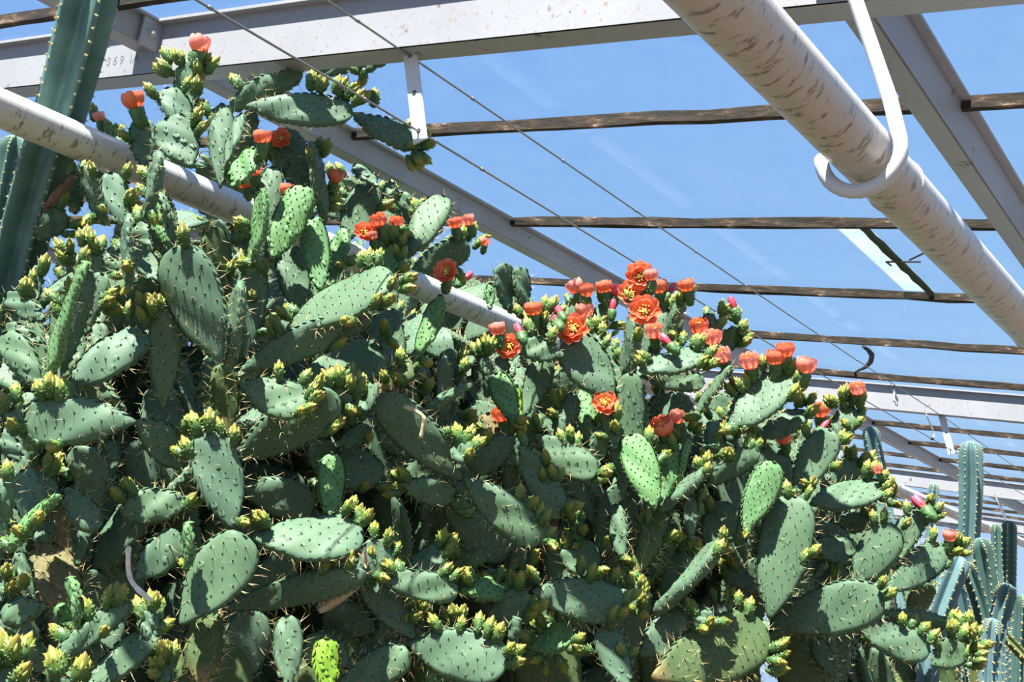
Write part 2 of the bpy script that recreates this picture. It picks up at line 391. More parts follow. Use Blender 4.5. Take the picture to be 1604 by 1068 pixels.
b = MB(); b.tube([(-.02, 0, -.08), (-.01, 0, -.11), (.02, 0, -.11), (.04, 0, -.08)], .0022, 6); b.tube([(-.02, 0, 0), (.012, 0, 0)], .011, 6); b.build('loop', M_dark, r1)
r2 = tag(empty('wire_end', tuple(c2)), 'loose curled wire end dangling from the upper wire', 'wire')
b = MB(); b.tube([(0, 0, 0), (.01, 0, -.05), (.06, 0, -.10), (.08, 0, -.15), (.05, 0, -.18), (0, 0, -.195)], .004, 6); b.build('curl', M_steel, r2)
b = MB(); b.tube([(.02, 0, -.19), (-.02, 0, -.20)], .009, 6); b.build('sleeve', M_dark, r2)
# pipes (object origin on the axis so the dusty underside follows it)
def pipe(name, y, z, x0, x1, r, joints, label, dy=0., dz=0.):
    root = empty(name, (x0, y, z+CAMZ)); n = 24; seg = 60
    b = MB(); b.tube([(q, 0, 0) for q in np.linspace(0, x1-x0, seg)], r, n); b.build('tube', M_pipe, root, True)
    for j in joints:
        b = MB(); b.tube([(j-x0-.006, 0, 0), (j-x0, 0, 0), (j-x0+.006, 0, 0)], [r, r+.003, r], n); b.build('weld_seam', M_pipe, root, True)
    root.rotation_euler = Vector((1, dy, dz)).to_track_quat('X', 'Z').to_euler(); tag(root, label, 'pipe', 'white heating pipes'); return root
P1 = lambda x: (.377-.008*(x-1.27), .881+.0225*(x-1.27))
pipe('heating_pipe', *P1(-3), -3, 20, .05, (2.05, 3.35, 6.0), 'thick white heating pipe hung across the upper right under the glass', -.008, .0225)
pipe('heating_pipe', 2.376, 1.757, -3, 21, .05, (2.6, 5.2, 8.3), 'white heating pipe running through the cactus from the left edge')
def hook(x, y, z, ztop, rr, label, lean=(0, 0), gap=.012):
    root = empty('pipe_hook', (x, y, z+CAMZ)); b = MB(); R = .05+rr+gap*.3
    pts = []
    pts.append((lean[0], -R*1.0+lean[1], ztop))
    pts.append((lean[0]*.5, -R*1.0+lean[1]*.5, ztop*.55)); pts.append((0.0, -R*1.02, .06))
    for a in np.linspace(0, 195, 16):
        q = math.radians(180+a); pts.append((0, R*math.cos(q), R*math.sin(q)-gap))
    b.tube(pts, rr, 12); b.build('rod', M_hook, root, True); 
    b = MB(); e0 = np.array(pts[-1]); e1 = e0+nrm(e0-np.array(pts[-2]))*.006; b.tube([e0, e1], [rr, rr*.6], 12); b.build('rod_end', M_hook, root, True)
    tag(root, label, 'hook', 'pipe hooks'); return root
hx = onx(1340, 250, 2.19); rr = ray(1340, 262); X_h = 2.0
for X in np.linspace(1.5, 3, 400):
    u, v_, _ = proj((X, P1(X)[0], P1(X)[1]+CAMZ))
    if u > 1345: X_h = X; break
hook(X_h, *P1(X_h), .50, .0125, 'bent white rod hook carrying the big pipe at upper right', (-.02, .02))
X_h2 = 9
for X in np.linspace(6, 16, 800):
    u, v_, _ = proj((X, 2.376, 1.757+CAMZ))
    if u > 1574: X_h2 = X; break
hook(X_h2, 2.376, 1.757, .48, .014, 'distant white rod hook on the left pipe beside dark columnar cactus', (-.25, .02))
# ---------------------------------------------------------------- cactus pad geometry
TH0 = .22
def hwf(th, W):
    c = math.cos(th); k = min(1., max(0., (th-.1)/1.25)); k = k*k*(3-2*k)
    return W/2*math.sin(th)**.84*(1-.30*c)*(.42+.58*k)*.97
def deform(P, L, W, bend, twist, wav, ph):
    x, y, z = P[:, 0].copy(), P[:, 1].copy(), P[:, 2].copy()
    s = y/L; a = twist*s; xx = x*np.cos(a)-z*np.sin(a); zz = x*np.sin(a)+z*np.cos(a)
    zz = zz+bend*L*(s*s)+wav*(np.sin(x/W*5+ph)*np.sin(s*6+ph*1.7)+.6*np.sin(x/W*9+s*13+ph*3))
    return np.stack([xx, y, zz], 1)
NR, NS = 15, 18
def pad_geo(L, W, T, seed, bend=0, twist=0, wav=.003, dens=.030, spl=.022, spn=2):
    """returns pad verts/faces, spine mesh builder"""
    r = np.random.default_rng(seed); ph = r.uniform(0, 6)
    ths = np.linspace(TH0, math.pi-.10, NR); al = np.linspace(0, 2*math.pi, NS, endpoint=False)
    V = []
    ntub = max(8, int(2*L/dens))
    for th in ths:
        c = math.cos(th); y = L/2*(1-c); hw = hwf(th, W)*(1+.02*math.sin(th*ntub*.9+ph)+.03*math.sin(th*2.3+ph*2))
        t = T/2*math.sqrt(max(.0, 1-c**6))*(1.0 if th > 1.0 else .95)+.002
        for q in al:
            ca, sa = math.cos(q), math.sin(q)
            V.append((hw*math.copysign(abs(ca)**.9, ca), y, t*math.copysign(abs(sa)**.62, sa)))
    n0 = len(V); V += [(0, L/2*(1-math.cos(TH0))-.004, 0), (0, L, 0)]
    Fc = [(i*NS+j, i*NS+(j+1) % NS, (i+1)*NS+(j+1) % NS, (i+1)*NS+j) for i in range(NR-1) for j in range(NS)]
    Fc += [(n0, (j+1) % NS, j) for j in range(NS)]+[(n0+1, (NR-1)*NS+j, (NR-1)*NS+(j+1) % NS) for j in range(NS)]
    V = np.array(V)
    # areoles on a diagonal lattice, both faces, and along the rim
    A = []; Nn = []
    row = 0; y = L*.10
    while y < L*.96:
        c = 1-2*y/L; th = math.acos(max(-1, min(1, c))); hw = max(1e-4, hwf(th, W))
        off = (row % 2)*.5
        k = int(hw/dens)+1
        for i in range(-k, k+1):
            x = (i+off)*dens*1.05+r.normal(0, .002)
            if abs(x) > hw*.86: continue
            u = x/hw; t = T/2*math.sqrt(max(0, 1-c**6))*(1-u*u)**.33
            for sd in (1, -1):
                A.append((x, y+r.normal(0, .002), sd*t)); Nn.append((u*.3, .15, sd))
        for sx in (1, -1):
            A.append((sx*hw*.985, y, 0)); Nn.append((sx, .2-c*.4, 0))
        y += dens*.72; row += 1
    A.append((0, L*.995, 0)); Nn.append((0, 1, 0))
    A = np.array(A); Nn = np.array(Nn)
    Vd = deform(V, L, W, bend, twist, wav, ph); Ad = deform(A, L, W, bend, twist, wav, ph)
    Vl = [tuple(q) for q in Vd]; Fl = list(Fc)
    # raised tubercle under every areole
    sp = MB()
    for p, nn in zip(Ad, Nn):
        nn = nn/np.linalg.norm(nn); a = np.cross(nn, [0, 1, .01]); a /= np.linalg.norm(a); bb = np.cross(nn, a)
        k0 = len(Vl); R = .0100
        Vl += [tuple(p-nn*.0012+R*(a*ca+bb*sa*1.3)) for ca, sa in ((1, 0), (.5, .87), (-.5, .87), (-1, 0), (-.5, -.87), (.5, -.87))]+[tuple(p+nn*.0034)]
        Fl += [(k0+j, k0+(j+1) % 6, k0+6) for j in range(6)]
        b0 = p+nn*.0024
        sp.cone(b0-nn*.0015, nn*.0055, .0038, 4, 0)
        edge = abs(nn[2]) < .5
        kk = spn if edge or r.random() < .22 else (1 if r.random() < .3 else 0)
        for _ in range(kk):
            d = nn+r.normal(0, .55, 3); d[1] += .1; d /= np.linalg.norm(d)
            sp.cone(b0, d*spl*r.uniform(.5, 1.35), .0008, 3, 1)
    return Vl, Fl, sp
CLS = {'g': M_young, 'y': M_lime, 'o': M_old, 'c': M_cork, 'w': M_wood}
def D0(x, y): return (2.65+1.35*max(0, min(x, 1700))/1500.)*(1.06-.14*y/1068)
# ---------------------------------------------------------------- traced pads: base x,y  tip x,y  width  class  depth level
# class: b sunlit face, m mid, d turned from the sun, e edge-on; second letter g young, y lime, o old, c corky, w woody
PADS = """300 262 262 190 66 b 0|295 205 262 135 46 m 1|300 180 290 105 46 m 2|233 345 245 236 20 e -1|197 362 172 268 42 m 1|345 295 348 165 38 m 1|352 178 432 120 34 d 1|365 292 398 232 38 bg 0|352 265 378 176 24 b 1|372 252 396 172 30 d 2|385 165 553 178 54 m 0|552 180 662 228 44 b 0|480 110 546 104 26 d 3|545 108 592 98 24 d 3|375 162 472 112 32 d 2|488 335 450 210 50 m 3|415 365 428 260 38 m 1|510 352 488 222 26 e 2|592 292 555 257 24 b 4|540 378 582 290 54 m 4|592 320 615 289 24 b 4|640 347 628 300 28 d 5|388 432 425 300 17 eg -1|425 405 477 296 54 mg 0|503 457 488 344 43 mg 0|522 447 537 356 33 bg 1|470 492 452 388 50 m 1|447 515 618 434 74 b -1|425 545 582 494 44 d 0|378 580 535 508 54 d 0|612 442 617 380 32 bg 1|637 405 692 299 50 b 1|645 422 735 384 46 d 4|650 567 692 464 31 bg 0|580 542 618 486 44 b 2|357 582 380 440 25 e -1|385 562 400 408 48 d 1|605 402 600 358 42 d 4|725 388 725 352 30 d 5|60 374 100 330 42 d 5|165 352 130 260 32 d 3|70 327 118 272 16 mw 4|200 447 203 335 17 e -1|258 394 210 350 32 m 1|250 444 208 386 40 b 1|270 390 240 300 44 mg 1|275 387 260 308 16 e 0|345 567 272 386 90 d -1|345 507 335 355 56 do 2|185 432 158 402 24 m 2|95 592 140 422 32 d 0|75 602 122 406 21 eg -1|115 532 168 432 40 m 1|70 502 12 463 36 m 1|52 484 62 418 19 b 2|65 607 5 517 46 m 0|62 537 12 513 28 m 2|150 472 145 388 32 d 1|125 432 105 393 26 d 2|105 607 228 518 66 m 0|92 602 118 523 44 b 1|130 557 158 506 38 b 2|255 642 258 478 52 d 0|300 612 300 543 42 b 3|305 662 280 558 26 m 2|355 682 350 570 48 do 1|213 660 25 656 78 m -1|195 642 125 603 42 d 1|213 658 292 722 60 d 0|365 828 325 678 80 m -1|160 792 125 698 52 d 1|165 767 175 688 32 m 2|225 777 225 688 62 d 2|300 786 190 796 56 m 0|60 832 40 738 52 m 0|90 792 55 740 40 b 1|105 763 150 830 46 m 0|32 722 2 678 32 m 1|5 827 15 753 22 d 0|60 747 45 688 42 mc 2|92 774 5 857 16 eg -1|82 816 60 853 30 b 1|115 962 60 853 78 bc 2|110 877 90 793 28 mc 2|125 884 128 818 28 m 1|205 892 158 828 14 mw 3|212 907 285 838 58 m 0|295 887 290 818 13 eg -1|283 979 385 838 90 m -1|315 1078 318 953 64 mo 0|350 952 565 903 50 d 0|70 947 0 966 44 m 0|52 937 28 863 24 m 1|115 994 92 946 30 dg 0|122 982 112 903 14 eg -1|72 1042 205 943 40 m -1|158 1058 185 958 34 m 0|80 1042 30 1018 44 d 0|130 1078 150 1003 48 d 0|135 1078 245 988 50 b -1|375 1078 395 958 72 d 2|0 938 10 903 32 m 1|-5 1090 15 1030 44 m -2|95 1100 112 1055 50 m -2|375 600 482 642 66 m -1|364 722 535 618 74 d 0|565 660 587 600 30 b 1|724 752 597 623 66 d 0|592 612 650 570 36 mo 1|658 647 738 597 17 e 0|705 655 700 546 42 d 3|500 742 505 688 50 d 2|518 816 520 711 44 mg 0|530 697 580 670 34 m 1|535 698 587 758 62 b 1|652 712 588 680 36 d 2|620 747 687 733 44 m 1|628 758 714 777 44 d 0|375 762 492 792 62 d 2|680 648 726 670 24 m 2|705 755 752 787 34 d 1|525 590 525 526 38 b 3|565 590 580 538 18 b 2|640 642 645 603 38 d 2|395 842 568 848 76 b -1|560 907 606 853 54 m 0|632 897 700 863 44 b 0|588 903 718 926 48 m -1|652 1002 574 908 50 m 0|452 1078 450 964 45 b -1|512 1082 510 1000 44 my -1|638 1008 792 1040 80 m -1|533 1070 642 1024 56 m 0|548 1030 657 996 22 e 1|552 1042 478 1008 56 d 1|587 987 508 958 58 d 2|684 1080 684 1050 40 mg 0|722 925 795 917 40 bg 0|736 905 798 893 18 b 2|760 992 822 928 48 d 0|832 925 978 950 68 m -1|930 908 898 848 64 b 1|828 1017 897 984 52 bg 0|800 1010 814 968 15 e -1|985 1082 944 980 48 b -1|1003 1027 1080 968 64 m 0|1020 1062 1207 984 98 mo -1|1085 1007 1152 953 48 m 1|1205 970 1245 776 82 m -1|1207 978 1380 934 78 m -1|1025 964 1140 852 30 e -1|1008 919 1057 815 44 m 1|1033 942 1087 866 50 m 1|1082 847 1080 778 24 b 0|1112 870 1140 785 56 m 1|1165 832 1213 724 48 mg -1|1245 774 1302 673 58 m -1|1242 762 1188 703 58 m 1|1267 790 1382 764 52 b 0|1298 757 1347 722 40 m 1|1268 820 1332 843 30 m 1|1285 827 1367 814 32 d 2|1267 852 1348 868 46 m 0|1335 919 1402 822 60 m -1|1360 917 1442 800 42 m 0|1387 927 1490 853 52 m 0|1339 978 1458 1020 56 m -1|1458 1042 1512 1008 46 m 0|1378 958 1482 976 26 d 1|1305 1060 1278 1001 30 b 2|1283 922 1327 893 36 m 1|1187 922 1133 893 32 m 2|1252 900 1292 884 26 b 3|880 557 818 540 40 m 0|962 624 888 532 72 m 0|977 607 918 516 46 b 1|985 604 988 474 30 e 0|975 775 988 588 56 m 0|1000 580 1102 560 44 b -1|1004 588 1102 602 36 m 0|1000 562 1032 478 48 m 2|928 532 946 478 24 b 2|820 652 857 558 42 m 1|808 662 776 582 38 bg 0|812 652 808 603 16 by 1|795 487 785 413 32 d 8|822 487 815 418 30 d 8|768 482 767 445 15 mg 6|840 547 835 500 40 d 1|764 622 759 556 17 e 1|786 608 786 556 24 m 2|1140 672 1234 588 70 b -1|1087 654 1142 570 17 e 0|1188 687 1264 646 40 b 0|1118 562 1112 492 26 m 1|1128 547 1160 518 34 d 1|1050 560 1052 470 34 m 2|1040 545 1066 470 20 e 1|1308 692 1338 636 38 m 0|1290 690 1292 655 26 m 1|808 683 737 736 50 d 0|813 697 882 808 52 m -1|836 680 934 746 52 m 0|884 745 922 803 46 d 2|727 749 848 848 60 m -1|872 687 896 615 40 m 1|926 710 914 605 30 mg 1|928 737 946 672 30 d 0|1027 799 988 678 54 bg -1|1032 797 1048 688 44 mg 0|1052 780 1077 688 16 eg 0|1032 799 1114 732 20 e -1|1105 762 1188 703 36 d 0|975 882 962 788 30 m 0|986 852 984 780 36 m 1|990 908 1042 796 38 mo 0|746 810 710 784 26 mg 1|700 800 795 864 72 d 2|786 850 828 886 34 m 2|700 892 763 866 28 d 1|905 852 903 806 20 mg 1|866 925 862 808 38 dw 3|770 692 765 648 28 mc 2|818 775 812 733 28 mc 3|792 785 788 722 32 mw 3|150 305 150 205 42 d 6|120 335 112 266 32 d 6|190 305 186 210 46 m 5|225 262 222 190 40 m 3|405 270 405 222 30 m 3|440 275 437 228 30 m 3|395 300 392 270 26 m 3|1395 790 1380 745 26 m 1|1480 880 1492 842 24 m 0|1150 700 1140 668 30 m 1|1500 1030 1515 985 36 m 0|1105 985 1098 955 34 m -1|1240 690 1228 672 30 m 2|1075 700 1062 660 26 m 1|20 680 20 640 30 m 0|235 1010 236 955 34 m -1|650 985 652 955 32 m 0|255 1078 262 1030 28 m -1|710 1005 712 972 34 m 0|990 960 990 915 36 m 0|820 960 833 945 30 m 0|1120 720 1118 695 36 d 0|1430 830 1450 790 26 m 2|520 640 545 605 44 d -1|720 730 725 690 40 m -1|965 700 952 650 26 m 0|860 850 858 830 26 m -1"""
BUDS = """257 108 262 90 275 88 285 95 303 85 306 112 318 92 330 92 340 100 312 125 305 140 320 168 310 185 330 185 312 205 248 205 236 142 370 128 145 165 158 190 170 200 180 205 200 215 215 215 10 225 113 265 130 262 143 272 100 258 200 268 213 258 218 272 222 298 197 313 216 336 240 340 185 385 183 432 199 416 197 450 173 462 178 485 203 485 223 494 233 473 253 485 138 345 153 334 135 360 125 370 143 380 150 390 158 383 147 400 130 405 128 420 94 388 110 385 98 403 67 420 45 445 36 455 82 465 95 483 137 470 289 373 373 368 392 360 100 315 114 326
488 125 507 130 528 132 540 142 552 138 561 152 577 148 631 202 642 227 667 230 659 250 642 256 665 216 585 95 600 95 570 115 406 239 431 244 425 228 485 242 500 228 502 267 522 312 525 295 535 300 520 325 597 292 600 322 620 300 645 330 662 320 533 415 552 408 566 405 577 410 594 402 630 398 632 420 640 435 648 440 645 455 613 445 575 472 608 470 550 503 356 421 368 412 400 402 406 424 385 415 396 467 378 350 415 518 432 507 430 497 445 489 605 372 620 365 632 365 615 377 700 445 720 430 722 370 740 360 750 380
437 587 479 590 437 632 470 645 485 622 498 605 513 592 532 595 548 583 547 605 570 597 495 622 512 625 543 635 558 612 572 612 560 645 540 660 520 672 602 590 628 565 668 567 613 535 588 518 543 540 555 545 662 595 670 605 682 608 640 598 577 685 728 652 737 660 704 674 715 668 726 670 735 682 720 705 735 712 740 700 750 695 765 690 753 670 620 745 632 742 603 762 570 762 608 778
381 816 406 813 541 793 558 810 575 810 586 830 547 880 516 894 580 872 606 847 620 860 631 875 612 890 627 893 592 900 707 852 715 865 695 897 715 900 732 905 641 950 655 945 665 955 652 965 640 970 663 962 700 965 713 963 685 980 722 978
6 630 25 615 28 632 66 601 68 613 104 608 21 665 56 680 57 697 93 697 87 718 84 733 103 738 12 737 67 780 185 775 198 763 292 790 281 680 279 708 305 663 331 660 335 650 344 677 366 687 66 776 55 817 34 835 5 850 293 886 170 935 180 930 188 932 138 962 146 990 162 986 128 1002 95 992 105 990 219 953 244 942 232 965 248 958 225 980 258 980 262 1015 267 1030 255 1042 243 1055 14 1001 31 1026 5 1030 25 1062 98 1032 126 1040 95 1055 122 1060 10 900 20 905 28 910 15 920
812 487 826 503 843 492 853 500 828 510 770 541 762 545 745 548 868 470 890 467 885 485 900 475 865 525 922 512 945 505 943 520 950 535 967 508 965 557 1002 566 985 523 955 465 975 463 1045 470 1060 475 1065 465 1080 460 1055 480 1040 460 1020 450 1061 527 1095 540 874 628 872 648 937 655 950 665 965 650 963 668 933 685 893 678 895 692 905 690 805 665 815 658 820 670 835 665 842 660 818 685 853 720 861 745 873 748 947 740 940 752 812 780 825 795 840 805 848 812 862 840 865 850 890 795 900 793 897 812 912 830 892 840 890 858 948 850 910 885 1010 825 1015 808 980 875 835 870 830 880 705 848 712 865
1017 687 1030 700 1048 697 1040 715 1060 680 1085 665 1090 655 1095 672 748 981 763 990 779 998 795 1018 807 1038 808 1020 812 894 835 900 812 914 795 917 820 948 838 952 825 968 840 978 823 997 848 975 760 900 783 900 878 970 950 972 907 1000 903 1018 855 1050 880 1040 842 1032 985 1025 942 894 963 897 984 898 1000 903 990 918 1008 925 1006 940 982 937 990 953 975 960 957 975
1070 956 1140 937 1157 937 1174 950 1168 967 1090 955 1105 960 1088 978 1102 985 1112 975 1130 975 1132 995 1118 933 1133 885 1135 897 1138 861 1152 840 1132 841 1170 833 1062 845 1070 858 1085 850 1092 860 1095 800 1100 775 1115 795 1005 912 1215 1040 1218 1060 1215 1015 1225 1025 1105 710 1108 720 1125 710 1145 720 1125 695 1140 675 1155 670 1168 672 1172 690 1180 678 1195 690 1185 700 1107 735 1090 725
1107 490 1130 480 1145 490 1155 493 1130 505 1163 512 1165 525 1162 537 1062 530 1060 545 1085 535 1097 535 1110 555 1112 545 1115 570 1097 570 1195 568 1240 575 1250 590 1245 610 1240 620 1155 605 1173 602 1250 625 1270 625 1277 620 1265 645 1295 635 1302 625 1318 610 1325 605 1320 630 1340 618 1348 630 1350 645 1305 660 1325 665 1328 680 1330 690 1315 690 1245 680 1262 675 1232 690 1233 766 1261 757 1266 771 1310 730 1335 713 1350 720 1358 735 1367 725 1377 735 1385 745 1392 755 1395 765 1400 770 1388 775 1358 750 1355 797 1366 800
1370 812 1385 808 1420 800 1420 820 1405 790 1457 782 1470 795 1472 808 1452 815 1460 842 1498 845 1510 850 1512 866 1500 858 1485 880 1385 935 1400 930 1383 912 1270 868 1282 872 1292 880 1305 888 1429 979 1448 984 1460 1000 1470 1010 1492 965 1505 970 1490 985 1500 985 1510 990 1525 985 1533 990 1520 1005 1530 1015 1545 1010 1515 1020 1535 1035 1540 1025 1528 1042"""
# flowers: x, y, kind (o open to the lens, c cup, k closed crimson, p pale pink cup), size
FLOW = """313 68 p 1.25|208 155 c 1.35|411 213 c 1|440 216 o .95|397 263 c 1|384 285 c .9|451 296 c .9|526 275 c 1|593 344 c 1.1|621 348 c 1|572 362 o 1|583 368 p .8|712 348 c 1|733 344 p 1|698 424 o 1.1|732 433 k 1|760 378 p .7|779 514 p 1.1|797 542 o 1.2|813 517 k .9|835 482 c 1.05|897 514 o 1.35|915 485 p 1.2|871 502 k 1.1|876 487 k .8|900 448 p 1.15|915 454 c 1.15|946 448 c 1|963 455 k .8|960 478 k .8|1003 432 o 1.25|989 458 o 1.15|1010 486 o 1.35|1031 448 c 1.15|1013 460 k 1|1019 430 p .9|1074 446 c 1|1052 453 k .8|1064 494 k .8|1025 518 p 1.15|1043 533 k .9|1095 510 c 1.2|1117 528 p 1.15|1131 556 p 1.1|1147 475 k .9|1174 565 p 1.2|1216 558 c 1.2|1230 547 c 1.1|1263 571 p 1.2|1343 608 p 1|1286 641 c 1.15|1227 684 c 1|1291 667 k .9|1440 788 k 1.2|1488 838 p .9|784 648 c 1.15|948 630 o 1.1|1037 667 c 1.3|1062 652 p 1|155 182 p .8|1375 735 p .6|1390 775 k .6"""
traced = []
class Pad: pass
def make_frame(bx, by, tx, ty, wpx, cls, lev, seed):
    r = random.Random(seed)
    mx, my = (bx+tx)/2, (by+ty)/2; d = D0(mx, my)+.11*lev+r.uniform(-.03, .03)
    kind = cls[0]; best = None
    tgt = {'b': .80, 'm': .50, 'd': .08, 'e': .4}[kind]
    lpx = math.hypot(tx-bx, ty-by); lm = lpx*d/F
    for ti in ((-.45, -.25, 0, .25, .45) if kind != 'e' else (-.15, 0, .15)):
        Pb = at(bx, by, d-ti*lm*.5); Pt = at(tx, ty, d+ti*lm*.5)
        ax = nrm(Pt-Pb); vd = nrm(CAM-(Pb+Pt)/2); X = nrm(np.cross(ax, vd)); Z = np.cross(X, ax)
        for a in (range(-50, 51, 10) if kind != 'e' else (-84, -78, 78, 84)):
            q = math.radians(a); n = Z*math.cos(q)+X*math.sin(q)
            s = abs(n@SUN-tgt)+.10*abs(a)/50*(kind != 'e')+.10*abs(ti)+r.uniform(0, .12)
            if best is None or s < best[0]: best = (s, Pb, Pt, ax, n, q)
    s, Pb, Pt, ax, n, q = best
    p = Pad(); p.L = float(np.linalg.norm(Pt-Pb)); p.T = min(.024, .010+.036*min(p.L, .35))
    wm = wpx*d/F
    if kind == 'e': p.W = p.L*.42; p.T = min(.05, max(.014, (wm-p.W*abs(math.cos(q)))/abs(math.sin(q)))) if wm > p.W*.3 else .018
    else: p.W = min(max(.02, (wm-p.T*abs(math.sin(q)))/math.cos(q)), wm*1.35)
    p.W *= 1.02
    p.M = Matrix.Identity(4); X = np.cross(ax, n)
    for i in range(3): p.M[i][0] = X[i]; p.M[i][1] = ax[i]; p.M[i][2] = n[i]; p.M[i][3] = Pb[i]
    p.cls = cls; p.cx, p.cy, p.d = mx, my, d; p.Pb = Pb
    return p
def rimpts(p):
    out = []
    for th in np.linspace(.5, math.pi, 14):
        c = math.cos(th); y = p.L/2*(1-c); hw = hwf(th, p.W)
        for sx in ((1, -1) if th < 3.1 else (1,)):
            q = np.array(p.M @ Vector((sx*hw, y, p.bend*p.L*(y/p.L)**2))); u, v, dd = proj(q); out.append((u, v, dd, q))
    return out
fronts = [(-50, 215, 'prickly pear at the left edge with a long pad pointing left, below the columnar cactus'),
          (215, 400, 'tall prickly pear on the left reaching over the pipe, crowned by one pink flower'),
          (400, 600, 'prickly pear left of centre with the widest pale pad lying under the pipe'),
          (600, 760, 'prickly pear at centre with one bright young pad leaning on the pipe'),
          (760, 960, 'prickly pear right of centre with crossed hanging pads and wide open red flowers'),
          (960, 1180, 'prickly pear carrying the highest orange flower cluster before the sky'),
          (1180, 1340, 'prickly pear with a large upright pad and an olive trunk pad at lower right'),
          (1340, 1700, 'rightmost prickly pear with a crimson closed flower, beside the columnar cacti')]
plants = []
for (a, b_, lab) in fronts:
    xc = (max(a, 0)+min(b_, 1540))/2; p0 = at(xc, 1100, D0(xc, 1068)+.25); p0[2] = 0
    o = tag(empty('prickly_pear', tuple(p0)), lab, 'cactus', 'prickly pears'); plants.append((o, a, b_, p0))
def child_of(o, par): o.parent = par
def set_world(o, par, M):
    o.parent = par; pm = Matrix.Translation(par.location) if par.type == 'EMPTY' else par['_m'] if False else None
    o.matrix_basis = Matrix.Translation(-Vector(par.location)) @ M
pad_rows = [q.split() for q in PADS.split('|')]
for i, q in enumerate(pad_rows):
    bx, by, tx, ty, wp = map(float, q[:5]); p = make_frame(bx, by, tx, ty, wp, q[5], float(q[6]), i*13+5)
    r = random.Random(i); p.bend = r.uniform(-.10, .10); p.twist = r.uniform(-.25, .25)*(.2 if q[5][0] == 'e' else 1)
    spn = 2 if p.L > .1 else 1
    k2 = q[5][1:2]; young = k2 in ('g', 'y')
    V, Fc, sp = pad_geo(p.L, p.W, p.T, i, p.bend, p.twist, .0048, .021 if young else .030, .008 if young else (.040 if k2 and k2 in 'oc' else .026), 1 if young else spn+(2 if k2 and k2 in 'oc' else 0))
    o = mk('pad', V, Fc, CLS.get(k2, M_pad), None, True)
    pl = next((z for z in plants if z[1] <= p.cx < z[2]), plants[-1])[0]
    if p.cx < -50: pl = plants[0][0]
    set_world(o, pl, p.M)
    if k2 == 'g': o['label'] = 'bright green young pad'
    elif k2 == 'y': o['label'] = 'lime green new pad'
    elif k2 == 'o': o['label'] = 'old olive trunk pad'
    elif k2 == 'c': o['label'] = 'corky pale old stem pad'
    elif k2 == 'w': o['label'] = 'brown woody stem'
    if k2 != 'w':
        s = sp.build('spines', [M_areole, M_spine], o); s['kind'] = 'stuff'
    p.o = o; p.rim = rimpts(p); traced.append(p)
# trunk pads from the soil up to the lowest pads in view
old_geo = []
for k in range(3):
    V, Fc, sp = pad_geo(.44, .20, .07, 900+k, .03, .1, .006, .034, .03, 3); b = MB(); b.v = V+[tuple(q) for q in sp.v]; b.f = list(Fc)+[tuple(i+len(V) for i in f) for f in sp.f]; b.m = [0]*len(Fc)+[i+1 for i in sp.m]
    o = b.build('pad', [M_old, M_areole, M_spine], None, True); old_geo.append(o.data); bpy.data.objects.remove(o)
def frame(pos, ax, nhint, s=1.0, sw=1.0):
    ax = nrm(ax); n = nrm(np.asarray(nhint)-ax*(ax@np.asarray(nhint))); X = np.cross(ax, n); m = Matrix.Identity(4)
    for i in range(3): m[i][0] = X[i]*s*sw; m[i][1] = ax[i]*s; m[i][2] = n[i]*s; m[i][3] = pos[i]
    return m
for (o, a, b_, p0) in plants:
    top = p0.copy(); zt = at((max(a, 0)+min(b_, 1540))/2, 1075, D0(800, 1068))[2]
    z = 0
    while z < zt-.1:
        c = link('pad', random.choice(old_geo)); set_world(c, o, frame((p0[0]+random.uniform(-.02, .02), p0[1]+random.uniform(-.02, .02), z-.02), (random.uniform(-.12, .12), random.uniform(-.12, .12), 1), (random.uniform(-1, 0), random.uniform(-1, 0), 0)))
        c['label'] = 'old olive trunk pad'; z += .40
# ---------------------------------------------------------------- buds and flowers
def lathe(b, prof, n, m=0, bumps=0, seed=0, off=0.):
    r = np.random.default_rng(seed); vv = []
    for k, (z, rad) in enumerate(prof):
        for j in range(n):
            g = 2*math.pi*(j+off*(k % 2))/n; rr = rad*(1+bumps*r.uniform(-1, 1)); vv.append((rr*math.cos(g), rr*math.sin(g), z))
    k = len(prof); ff = [(i*n+j, i*n+(j+1) % n, (i+1)*n+(j+1) % n, (i+1)*n+j) for i in range(k-1) for j in range(n)]
    ff += [tuple(range(n))[::-1], tuple(range((k-1)*n, k*n))]; b.add(vv, ff, m)
def bud_mesh(seed):
    r = np.random.default_rng(seed); b = MB(); fat = r.uniform(.9, 1.15)
    lathe(b, [(0, .006), (.006, .0095*fat), (.016, .0125*fat), (.026, .0135*fat), (.033, .0125*fat), (.039, .0115*fat), (.047, .0085*fat), (.055, .004), (.060, .0008)], 9, 0, .07, seed, .5)
    for k in range(26):                       # fleshy scales and glochid tufts
        z = r.uniform(.006, .040); g = r.uniform(0, 6.28); rad = (.0095+.004*math.sin(z/.036*2.4))*fat
        d = np.array([math.cos(g), math.sin(g), .9 if z > .025 else .5])
        b.cone(np.array([math.cos(g)*rad*.85, math.sin(g)*rad*.85, z]), nrm(d)*(.0075 if z > .02 else .005), .0026, 4, 0)
        if k % 2: b.cone(np.array([math.cos(g)*rad, math.sin(g)*rad, z+.002]), nrm(d)*.006, .0012, 3, 1)
    for g in np.linspace(0, 6.28, 6)[:-1]:
        d = np.array([math.cos(g)*.45, math.sin(g)*.45, 1]); b.cone(np.array([math.cos(g)*.0095, math.sin(g)*.0095, .036]), nrm(d)*np.array([.2, .2, 1])*.017, .005, 4, 0)
    o = b.build('bud', [M_bud, M_glochid], None, True); me = o.data; bpy.data.objects.remove(o); return me
bud_me = [bud_mesh(i) for i in range(6)]
